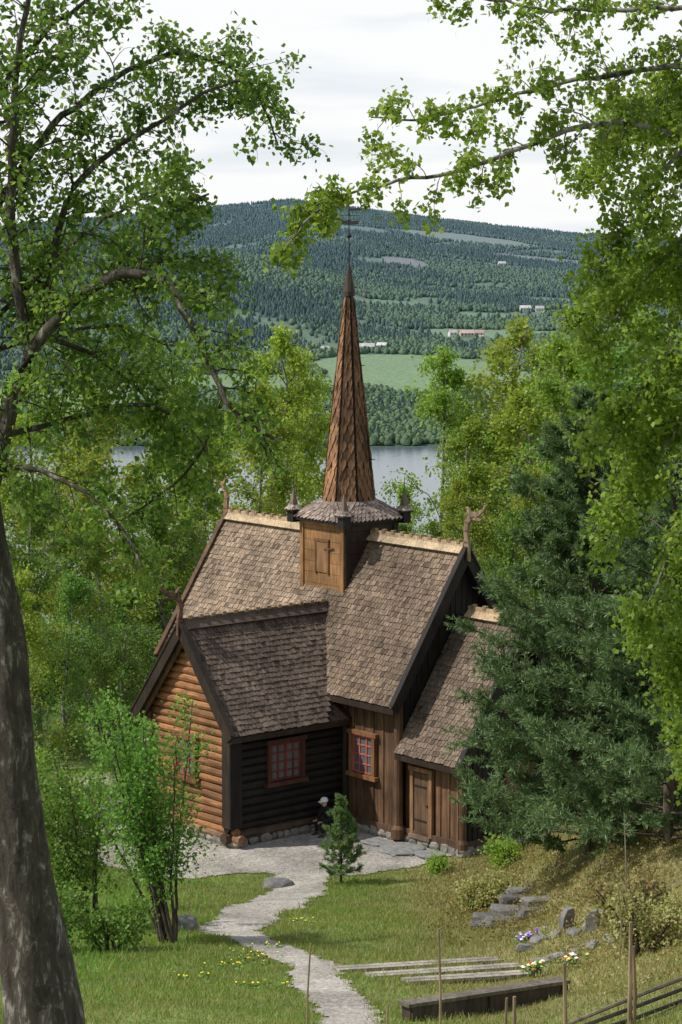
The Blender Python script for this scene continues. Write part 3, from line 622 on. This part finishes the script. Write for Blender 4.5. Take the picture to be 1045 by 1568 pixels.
def place(P,x,y,H,wx=1):
    if P in used: o=bpy.data.objects.new('birch_tree',P.data); link(o)
    else: o=P; used.add(P)
    s=H/HH[P]; o.location=(x,y,g(x,y)-.1); o.scale=(s*R.uniform(.95,1.15)*wx,s*R.uniform(.95,1.15)*wx,s); o.rotation_euler=(R.uniform(-.04,.04),R.uniform(-.04,.04),R.uniform(0,6.28))
for a in [(P1,3.9,95,15.3,1.0),(P2,5.0,90,12,1.1),(P3,6.6,90,13,1.1),(P1,7.6,83,14),(P2,2.3,88,9.3),(P5,9.2,80,13),(P1,9.5,90,17),(P3,5.8,96,13),(P2,11.5,84,17),(P5,7.2,76,9),(P5,9.5,72,9),(P2,12,74,14),(P3,4.2,82,9.0),(P1,3.0,84,7.8),(P3,8.2,96,16.5),(P4,6.0,80,9),(P5,5.2,77,7.5),(P1,7.4,99,15),
 (P3,-2.4,92,15.5),(P3,-3.6,88,13),(P4,-1.3,97,14),(P2,-4.6,84,11),(P3,-6.3,86,12.5),(P4,-8.5,82,12),(P1,-10.6,84,13.5),(P3,-12.5,80,12.5),(P4,-7.8,76,9),(P5,-9.4,73,8.5),(P3,-11,70,8.5),(P4,-7.0,80,9.5),(P5,-5.7,79,8.5),
 (P2,-12.4,72,11),(P5,-8.0,68,6.2),(P4,-9.3,66,6.5),(P3,-10.4,64,7),(P5,-6.6,71,5.5),(P2,-13,66,11),(P4,-5.2,92,11.5),(P2,-.4,93,8.5),(P4,.8,97,7.5),(P5,-11.3,60,6),(P4,-9.6,58.5,4.5),(P5,-8.6,61.5,3.5),(P1,-7.2,74,7)]: place(*a)
for i in range(55):
    y=R.uniform(100,420); x=R.uniform(-.17,.17)*y; place(R.choice([P1,P2,P3,P5,P1,P2]),x,y,R.uniform(8,13))
# ---- conifers
def conifer(name,H,Rr,step,nb,mat,loc,nl,ln,wdt,seed,base=.1,droop=.12,subn=8,updir=.25,per=42,pw=.75):
    global rng
    rng=np.random.default_rng(seed); t=T(); r0=H*.012+.01
    t.tube([(0,0,-.3),(0,0,H*.3),(0.03,0,H*.7),(0,0,H)],[r0,r0*.8,r0*.4,.01],9)
    z=H*base; Ps=[];Ds=[]
    def need(pts,n):
        pts=np.asarray(pts); u=rng.random(n)*(len(pts)-1); i=np.minimum(u.astype(int),len(pts)-2); f=(u-i)[:,None]
        P=pts[i]*(1-f)+pts[i+1]*f; d=pts[i+1]-pts[i]; d/=np.linalg.norm(d,axis=1)[:,None]+1e-9
        x=rng.normal(0,1,(n,3)); x/=np.linalg.norm(x,axis=1)[:,None]; Ps.append(P); Ds.append(d*.8+x*.8)
    while z<H*.985:
        f=z/H; L0=Rr*(1-f)**pw*(.8+.2*min(1,f*5))+.05*H*.3
        for k in range(nb):
            if rng.random()<.12: continue
            an=2*math.pi*(k+rng.random()*.9)/nb; L=L0*rng.uniform(.6,1.15)
            d=np.array([math.cos(an),math.sin(an),updir+f*.7]); 
            pts=[np.array([0,0,z+rng.uniform(-.3,.3)*step])]; dd=unit(d)
            for q in range(7):
                dd=unit(dd+np.array([0,0,-droop+ (droop*2.0*q/6)])+rng.normal(0,.07,3)); pts.append(pts[-1]+dd*L/7)
            pts=np.array(pts); t.tube(pts,np.linspace(max(.006,r0*.25),.004,8),4); need(pts[3:],int(per*1.2))
            ns=max(3,int(subn*L/Rr+1))
            for s_ in range(ns):
                u=rng.uniform(.25,1)*7; i=min(int(u),6); q=pts[i]+(pts[i+1]-pts[i])*(u-i); ax=unit(pts[i+1]-pts[i]); sd=unit(np.cross(ax,[0,0,1]))*(1 if s_%2 else -1)
                sl=L*rng.uniform(.16,.38); e,_=branch(q,unit(ax*.8+sd*.7+np.array([0,0,rng.uniform(-.05,.3)])),sl,3,.12,-.08)
                t.tube(e,np.linspace(.007,.003,4),3); need(e,per)
                for w_ in range(2):
                    e2,_=branch(e[1+w_],unit((e[-1]-e[0])/sl+rng.normal(0,.6,3)),sl*.5,2,.1,-.1); need(e2,int(per*.7))
        z+=step*rng.uniform(.85,1.15)
    P=np.concatenate(Ps);D=np.concatenate(Ds); t.needles(P,D,(ln*rng.uniform(.7,1.2,len(P)))[:,None],wdt)
    o=t.build(name,[M_barkd,mat]); o.location=loc; return o
px,py=5.1,48.5
conifer('pine_tree',9.5,2.75,.33,8,M_needle,(px,py,g(px,py)-.1),0,.14,.012,21,base=.05,per=60,subn=12,pw=.55,droop=.16)
px,py=6.2,45
conifer('pine_tree',8.6,2.6,.42,7,M_needle,(px,py,g(px,py)-.1),0,.14,.012,22,base=.04,per=50,subn=10,pw=.55,droop=.16)
conifer('spruce_tree',2.2,.66,.14,7,M_spruce,(0.0,57.3,g(0,57.3)),0,.08,.008,23,base=.1,droop=.02,subn=6,updir=.4,per=20)
rng=np.random.default_rng(31)
def shrub(name,x,y,H,Rr,stems,mat,leaf,nleaf,sp=.2,bark=M_barkd,lean=(0,0),t0=.3,sl=.55):
    t=T()
    for s_ in range(stems):
        an=rng.uniform(0,6.28); rr=Rr*rng.uniform(.25,1); h=H*rng.uniform(.6,1)
        tx,ty=math.cos(an)*rr+lean[0],math.sin(an)*rr+lean[1]
        limb(t,[(math.cos(an)*.15,math.sin(an)*.15,-.1),(tx*.3,ty*.3,h*.3),(tx*.65,ty*.65,h*.65),(tx,ty,h)],.035,.01,sp,Rr*sl,4,nleaf,.09,.08,t0=t0,side=6,up=.35)
    t.leaves(leaf,.42,.2); o=t.build(name,[bark,mat]); o.location=(x,y,g(x,y)); return o
shrub('lilac_shrub',-3.15,43.2,4.5,1.35,16,M_shrub,.068,13,.2,lean=(-.75,0),t0=.36,sl=.5)
shrub('lilac_shrub',-4.9,46.5,3.7,1.2,10,M_shrub,.07,13,.2,lean=(-.2,0))
shrub('lilac_shrub',-6.2,50,3.6,1.4,10,M_birch,.08,14,.2)
shrub('lilac_shrub',-5.2,42,1.4,.9,8,M_shrub,.07,12,.2)
shrub('lilac_shrub',-4.1,42,1.0,.8,7,M_shrub,.07,12,.2)
shrub('juniper_shrub',3.0,49.6,.55,.75,22,M_dry,.06,12,.08)
shrub('juniper_shrub',4.9,40,.9,.8,14,M_heath,.06,9,.14)
shrub('juniper_shrub',4.7,37,1.0,.8,12,M_dry,.06,8,.14)
shrub('rowan_shrub',3.9,55.5,.8,.6,7,M_birch,.07,12,.15)
shrub('rowan_shrub',2.35,58.9,.35,.35,8,M_birch,.06,12,.12)
# ---- grass
def blades(name,N,x0,x1,y0,y1,h,w,mat,dens,edge=.05):
    x=rng.uniform(x0,x1,N); y=rng.uniform(y0,y1,N); k=(gravel_d(x,y)<edge)&(rng.random(N)<dens(x,y)); x,y=x[k],y[k]; n=len(x)
    P=np.stack([x,y,gz(x,y)-.01],1); cl=.6+.5*np.sin(x*2.3+np.sin(y*1.7)*2)*np.sin(y*1.9+x)
    a=np.stack([rng.normal(0,.4,n),rng.normal(0,.4,n),np.ones(n)],1)*(h*rng.uniform(.5,1.3,n)*(.7+.5*cl))[:,None]
    an=rng.uniform(0,3.14,n); b=np.stack([np.cos(an),np.sin(an),np.zeros(n)],1)*w
    V=np.empty((n,4,3)); V[:,0]=P-b; V[:,1]=P+b; V[:,2]=P+a+b*.2; V[:,3]=P+a-b*.2
    mk_np(name,V.reshape(-1,3),np.arange(n*4).reshape(n,4),[mat])
dr_=lambda x,y: sm((x-.3)/2.5)
pat=lambda x,y: np.clip(.5+.5*np.sin(x*1.1+np.sin(y*.6)*2)*np.sin(y*.8+1)+.25*np.sin(x*3.3)*np.sin(y*2.1),.0,1)
blades('lawn_grass',230000,-8,6,28,59.5,.075,.009,M_grass,lambda x,y:(1-.75*dr_(x,y))*(.4+.6*pat(x,y)))
blades('dry_grass',170000,-4,7.5,28,62,.09,.008,M_dry,lambda x,y:.1+.5*(1-pat(x,y))+.6*dr_(x,y))
blades('meadow_weeds',7000,-8,1,34,58,.2,.014,M_shrub,lambda x,y:np.clip(sm((-x-2)/3),.1*(pat(x,y)>.6),1))
blades('court_weeds',3500,-9,-3,58,70,.1,.012,M_grass,lambda x,y:x*0+1,edge=9)
blades('court_weeds',1500,-3,3,57.5,62,.07,.012,M_grass,lambda x,y:(pat(x*2,y*2)>.75)*1.,edge=9)
# heather on the bank
t=T(); n=800
x=rng.uniform(1.6,7,n); y=rng.uniform(43,60,n); k=(rng.random(n)<sm((x-1.2)/1.6)); x,y=x[k],y[k]
for a,b_ in zip(x,y):
    if gravel_d(np.array([a]),np.array([b_]))[0]>-.2: continue
    m=26; t.L.append(np.stack([rng.normal(a,.14,m),rng.normal(b_,.14,m),gz(a,b_)+np.abs(rng.normal(.02,.08,m))],1))
t.leaves(.055,.3,-.8); t.build('heather_patch',[M_heath,M_heath])
t=T(); n=300
for i in range(n):
    a=rng.uniform(3.6,7); b_=rng.uniform(32,46); m=26; t.L.append(np.stack([rng.normal(a,.16,m),rng.normal(b_,.16,m),gz(a,b_)+np.abs(rng.normal(.03,.1,m))],1))
t.leaves(.055,.3,-.8); t.build('heather_patch',[M_heath,M_heath])
def flowers(name,spots,col,r,h,n,spread):
    b=B()
    for (x,y) in spots:
        for _ in range(n):
            a=x+R.gauss(0,spread); c_=y+R.gauss(0,spread); z=g(a,c_)+h*R.uniform(.6,1.2)
            cc=R.choice(col); k=6; ring=[(a+r*math.cos(6.283*i/k),c_+r*math.sin(6.283*i/k),z+R.uniform(-.01,.01)) for i in range(k)]
            b.add([(a,c_,z+r*.6)]+ring+[(a,c_,z-r*.5)],[(0,i+1,(i+1)%k+1) for i in range(k)]+[(k+1,(i+1)%k+1,i+1) for i in range(k)],cc)
            b.tube([(a,c_,g(a,c_)),(a,c_,z)],[.004,.003],3,(.06,.14,.03),caps=False)
            for _k in range(2):
                q=R.uniform(0,6.28); b.add([(a,c_,z-.08),(a+.06*math.cos(q)+.02,c_+.06*math.sin(q),z-.04),(a+.12*math.cos(q),c_+.12*math.sin(q),z-.07),(a+.06*math.cos(q)-.02,c_+.06*math.sin(q),z-.06)],[(0,1,2,3)],(.09,.19,.04))
    b.build(name,[M_petal])
M_petal=vmat('petal',.6,(30,30,30),.1,0)
flowers('dandelion_flowers',[(-1.6,41),(-1.9,39.5),(-1.3,36.5),(-1.45,40.2),(-.9,48),(-2.6,38),(-1.2,42.3)],[(.8,.62,.03)],.02,.12,9,.2)
flowers('grave_flowers',[(3.1,37.6),(3.7,37.9)],[(.8,.78,.75),(.75,.7,.2),(.6,.06,.05),(.8,.78,.75),(.1,.2,.05)],.04,.22,26,.1)
flowers('pansy_flowers',[(3.3,42.2)],[(.2,.06,.45),(.75,.75,.8),(.4,.3,.6)],.035,.14,30,.13)
def rocks(name,lst,pw=.62):
    b=B()
    for (x,y,sx,sy,sz,c_,r) in lst: rock(b,(x,y,g(x,y)+sz*.35),sx,sy,sz,(c_,c_*.97,c_*.92),r,pw=pw)
    return b.build(name,[M_stone])
rocks('boulder',[(-1.5,56.9,.34,.26,.15,.15,.1)]); rocks('boulder',[(-3.05,46.6,.26,.22,.2,.18,.4)])
rocks('stone_steps',[(2.95,46.6,.34,.2,.14,.12,.1),(3.3,47.0,.34,.2,.14,.15,-.1),(3.5,47.9,.3,.2,.16,.11,.2),(3.15,45.9,.36,.18,.12,.14,.3),(3.7,48.6,.32,.2,.14,.16,0),(3.65,45.3,.26,.2,.14,.12,.2),(3.85,46.4,.3,.2,.16,.18,.5),(2.7,46.0,.2,.16,.1,.12,0)],.4)
rocks('grave_border',[(3.2+.28*i,41.0+.5*math.sin(i*1.3)+.12*i,.15,.11,.09,.17+.03*(i%3),i*.7) for i in range(6)]+[(3.3+.3*i,39.2+.1*i,.16,.1,.08,.2,i*.4) for i in range(5)],.5)
for (x,y,hh,ww,rot) in [(4.0,42.0,.42,.26,.5),(4.35,40.9,.4,.24,-.4)]:
    b=B(); out_=[(-ww/2,-.15),(ww/2,-.15),(ww*.45,hh*.7),(ww*.22,hh),(-ww*.2,hh*.93),(-ww*.48,hh*.6)]
    m=len(out_); b.add([(a+R.uniform(-.02,.02),-.06,z) for a,z in out_]+[(a,.06,z) for a,z in out_],[tuple(range(m)),tuple(reversed(range(m,2*m)))]+[(i,m+i,m+(i+1)%m,(i+1)%m) for i in range(m)],(.17,.165,.16))
    o=b.build('gravestone',[M_stone],loc=(x,y,g(x,y))); o.rotation_euler=(.08,.07,rot)
GW=(.36,.32,.27)
def plankrow(x0,y0,x1,y1):
    b=B(); p=Vector((x0,y0,g(x0,y0)+.05)); q=Vector((x1,y1,g(x1,y1)+.05)); s=(q-p).normalized().cross(Vector((0,0,1)))
    for k,oo in enumerate((-.07,.07)): b.box((p+q)/2+s*oo,(q-p)/2,s*.06,(0,0,.02),jc(GW,.1))
    for f in (.08,.5,.92):
        c_=p.lerp(q,f); b.box(c_-Vector((0,0,.09)),s*.12,(q-p).normalized()*.05,(0,0,.07),(.2,.17,.14))
    b.build('plank_bench',[M_wood])
plankrow(-.1,38.3,2.7,40.3); plankrow(.45,37.3,2.95,39.0); plankrow(1.0,36.6,3.0,37.9)
b=B(); p,q=Vector((.9,32.6,0)),Vector((3.25,34.6,0)); p.z=g(p.x,p.y)+.05; q.z=g(q.x,q.y)+.03; d=(q-p).normalized(); s=d.cross(Vector((0,0,1))).normalized()
DKB=(.075,.058,.045)
b.box((p+q)/2,(q-p)/2,s*.09,(0,0,.17),DKB); b.box((p+q)/2+Vector((0,0,.19)),(q-p)/2+d*.05,s*.12,(0,0,.025),(.15,.125,.10))
for f in (.02,.5,.98): b.box(p.lerp(q,f)+s*.11,d*.05,s*.02,(0,0,.16),(.06,.045,.035))
b.build('timber_retaining_beam',[M_wood])
fe=B()
def post(x,y,top,r,c_=(.26,.19,.12)): 
    z0=g(x,y)-.2; fe.tube([(x,y,z0),(x+R.uniform(-.02,.02),y,(z0+top)/2),(x+R.uniform(-.04,.04),y,top)],[r*1.15,r,r*.85],7,jc(c_,.2))
for (x,y,tp,r) in [(-.42,30,6.84,.013),(1.28,30.3,6.95,.017),(.56,29.8,6.1,.016),(2.22,30,6.15,.026),(2.12,30.1,6.1,.02),(2.9,30.3,6.5,.028),(3.75,30.6,6.95,.03),(3.82,30.7,6.6,.024)]: post(x,y,tp,r)
for i,dz in enumerate((.05,.2,.34)): fe.tube([(2.9,30.35,5.42+dz*.7),(3.8,30.75,5.55+dz),(5.2,31.5,5.8+dz*1.1)],[.024,.028,.024],6,jc((.13,.105,.08),.3))
fe.build('wooden_fence',[M_wood])
for (x,y,h) in [(4.55,38,2.3),(4.3,36.5,1.2)]:
    b=B(); b.tube([(0,0,-.1),(.03,0,h*.5),(-.02,0,h)],[.016,.012,.007],6,(.25,.2,.15)); b.build('wooden_stake',[M_wood],loc=(x,y,g(x,y)))
# ---------------------------------------------------------------- seated visitor
def person(x,y,rot,seat):
    root=bpy.data.objects.new('seated_visitor',None); link(root); root.location=(x,y,0); root.rotation_euler=(0,0,rot)
    def skin(name,V,E,Rd,mat,root_i=0,sub=1):
        me=bpy.data.meshes.new(name); me.from_pydata(V,E,[]); o=bpy.data.objects.new(name,me); link(o,root)
        md=o.modifiers.new('s','SKIN'); md.use_smooth_shade=True
        for i,v in enumerate(me.skin_vertices[0].data): v.radius=(Rd[i],Rd[i]) if not isinstance(Rd[i],tuple) else Rd[i]; v.use_root=(i==root_i)
        sb=o.modifiers.new('d','SUBSURF'); sb.levels=sub; sb.render_levels=sub; me.materials.append(mat); return o
    s=seat
    black=flatmat('dark_cloth',(.012,.013,.016),.9,noise=20); skinm=flatmat('skin',(.5,.3,.22),.55); white=flatmat('white_cap_cloth',(.75,.77,.8),.8,noise=30); shoe=flatmat('shoe',(.05,.04,.04),.6)
    V=[(0,0,s+.1),(0,-.05,s+.3),(0,-.13,s+.5),(0,-.17,s+.58),(.17,-.14,s+.51),(.24,-.2,s+.28),(.13,-.38,s+.22),(-.17,-.14,s+.51),(-.24,-.2,s+.28),(-.12,-.38,s+.24),
       (.1,-.02,s+.08),(.14,-.4,s+.2),(.15,-.38,.1),(-.1,-.02,s+.08),(-.14,-.4,s+.22),(-.16,-.34,.1)]
    E=[(0,1),(1,2),(2,3),(2,4),(4,5),(5,6),(2,7),(7,8),(8,9),(0,10),(10,11),(11,12),(0,13),(13,14),(14,15)]
    skin('clothes',V,E,[(.16,.12),(.14,.11),(.15,.1),.055,.065,.05,.035,.065,.05,.035,.09,.065,.045,.09,.065,.045],black,0,2)
    for sx in (.15,-.16):
        yy=-.38 if sx>0 else -.34; skin('shoe',[(sx,yy+.04,.05),(sx,yy-.08,.05),(sx,yy-.18,.035)],[(0,1),(1,2)],[.045,.045,.03],shoe,0,2)
    for sx,yy,zz in ((.13,-.38,s+.22),(-.12,-.38,s+.24)):
        V=[(sx,yy,zz),(sx*.8,yy-.06,zz-.01)];E=[(0,1)];Rr_=[.026,(.036,.015)]
        skin('hand',V,E,Rr_,skinm,0,1)
        for f in range(4):
            fx=sx*.8+(-.03+.02*f); l=[.055,.07,.065,.05][f]; skin('finger',[(fx,yy-.07,zz-.01),(fx,yy-.07-l*.6,zz-.015),(fx,yy-.07-l,zz-.035)],[(0,1),(1,2)],[.009,.008,.007],skinm,0,1)
        skin('thumb',[(sx*.8-math.copysign(.03,sx),yy-.03,zz),(sx*.8-math.copysign(.055,sx),yy-.06,zz-.005),(sx*.8-math.copysign(.06,sx),yy-.09,zz-.01)],[(0,1),(1,2)],[.011,.01,.008],skinm,0,1)
    hc=Vector((0,-.22,s+.7)); skin('head',[hc+Vector((0,.03,-.12)),hc+Vector((0,.0,-.05)),hc+Vector((0,0,.05))],[(0,1),(1,2)],[.05,(.07,.08),(.075,.085)],skinm,0,2)
    b=B(); rock(b,hc+Vector((0,-.1,-.01)),.014,.02,.02,(.5,.3,.22)); 
    for e in (-1,1): rock(b,hc+Vector((e*.078,0,0)),.012,.02,.03,(.5,.3,.22)); rock(b,hc+Vector((e*.03,-.083,.02)),.01,.008,.008,(.02,.02,.02))
    rock(b,hc+Vector((0,-.085,-.045)),.022,.008,.006,(.35,.1,.08)); b.build('face_features',[M_petal],root)
    b=B(); n=14; ring=lambda r,z,off=0:[(hc.x+r*math.cos(6.283*i/n),hc.y+r*1.12*math.sin(6.283*i/n)+off,hc.z+z) for i in range(n)]
    vs=ring(.095,.03)+ring(.097,.07)+ring(.08,.115)+ring(.04,.14)+[(hc.x,hc.y,hc.z+.145)]
    fs_=[(j*n+i,j*n+(i+1)%n,(j+1)*n+(i+1)%n,(j+1)*n+i) for j in range(3) for i in range(n)]+[(3*n+i,3*n+(i+1)%n,4*n) for i in range(n)]
    b.add(vs,fs_,(.8,.8,.8)); b.add([hc+Vector(v) for v in ((-.07,-.09,.045),(.07,-.09,.045),(.05,-.17,.03),(-.05,-.17,.03),(-.07,-.09,.035),(.07,-.09,.035),(.05,-.17,.02),(-.05,-.17,.02))],[(0,1,2,3),(7,6,5,4),(2,3,7,6),(0,3,7,4),(1,2,6,5)],(.8,.8,.8)); b.build('cap',[white],root)
    b=B(); rock(b,(0,.03,s*.45),.22,.2,s*.5,(.15,.145,.14)); b.build('sitting_stone',[M_stone],root)
person(-.27,62.85,-.9,.2)
# ---------------------------------------------------------------- light, sky, camera
sd=Vector((-.97*math.cos(math.radians(50)),-.2*math.cos(math.radians(50)),math.sin(math.radians(50)))).normalized()
su=bpy.data.lights.new('sun','SUN'); su.energy=4.5; su.angle=math.radians(.8); su.color=(1,.95,.87)
so=bpy.data.objects.new('sun',su); link(so); so.rotation_euler=sd.to_track_quat('Z','Y').to_euler(); so.location=(-30,-10,60)
wld=bpy.data.worlds.new('World'); scene.world=wld; wld.use_nodes=True; nt=wld.node_tree; nt.nodes.clear(); Nn=nt.nodes; Lk=nt.links
sky=Nn.new('ShaderNodeTexSky'); sky.sky_type='NISHITA'; sky.sun_disc=False; sky.sun_elevation=math.radians(50); sky.sun_rotation=math.atan2(sd.x,sd.y)
bg1=Nn.new('ShaderNodeBackground'); bg1.inputs[1].default_value=.12; Lk.new(sky.outputs[0],bg1.inputs[0])
bg2=Nn.new('ShaderNodeBackground'); bg2.inputs[1].default_value=1.06
tc=Nn.new('ShaderNodeTexCoord'); mp=Nn.new('ShaderNodeMapping'); mp.inputs['Scale'].default_value=(3,3,26); Lk.new(tc.outputs['Generated'],mp.inputs[0])
no=Nn.new('ShaderNodeTexNoise'); no.inputs['Scale'].default_value=1.6; no.inputs['Detail'].default_value=7; no.inputs['Distortion'].default_value=.3; Lk.new(mp.outputs[0],no.inputs['Vector'])
cr=Nn.new('ShaderNodeValToRGB'); e=cr.color_ramp.elements; e[0].position=.34; e[0].color=(.72,.78,.85,1); e[1].position=.54; e[1].color=(.95,.955,.96,1); Lk.new(no.outputs[0],cr.inputs[0]); Lk.new(cr.outputs[0],bg2.inputs[0])
sp=Nn.new('ShaderNodeSeparateXYZ'); Lk.new(tc.outputs['Generated'],sp.inputs[0])
mr=Nn.new('ShaderNodeMapRange'); mr.inputs[1].default_value=.15; mr.inputs[2].default_value=.7; mr.inputs[3].default_value=.95; mr.inputs[4].default_value=.3; Lk.new(sp.outputs['Z'],mr.inputs[0])
mx=Nn.new('ShaderNodeMixShader'); Lk.new(mr.outputs[0],mx.inputs[0]); Lk.new(bg1.outputs[0],mx.inputs[1]); Lk.new(bg2.outputs[0],mx.inputs[2])
wo=Nn.new('ShaderNodeOutputWorld'); Lk.new(mx.outputs[0],wo.inputs[0])
cam=bpy.data.cameras.new('camera'); cam.sensor_fit='VERTICAL'; cam.sensor_height=36; cam.lens=85.3; cam.clip_end=20000; cam.clip_start=.1
co=bpy.data.objects.new('camera',cam); link(co); co.location=(0,0,15.8); co.rotation_euler=(math.radians(90-6.54),0,0); scene.camera=co
scene.view_settings.view_transform='Standard'; scene.view_settings.look='None'; scene.view_settings.exposure=0
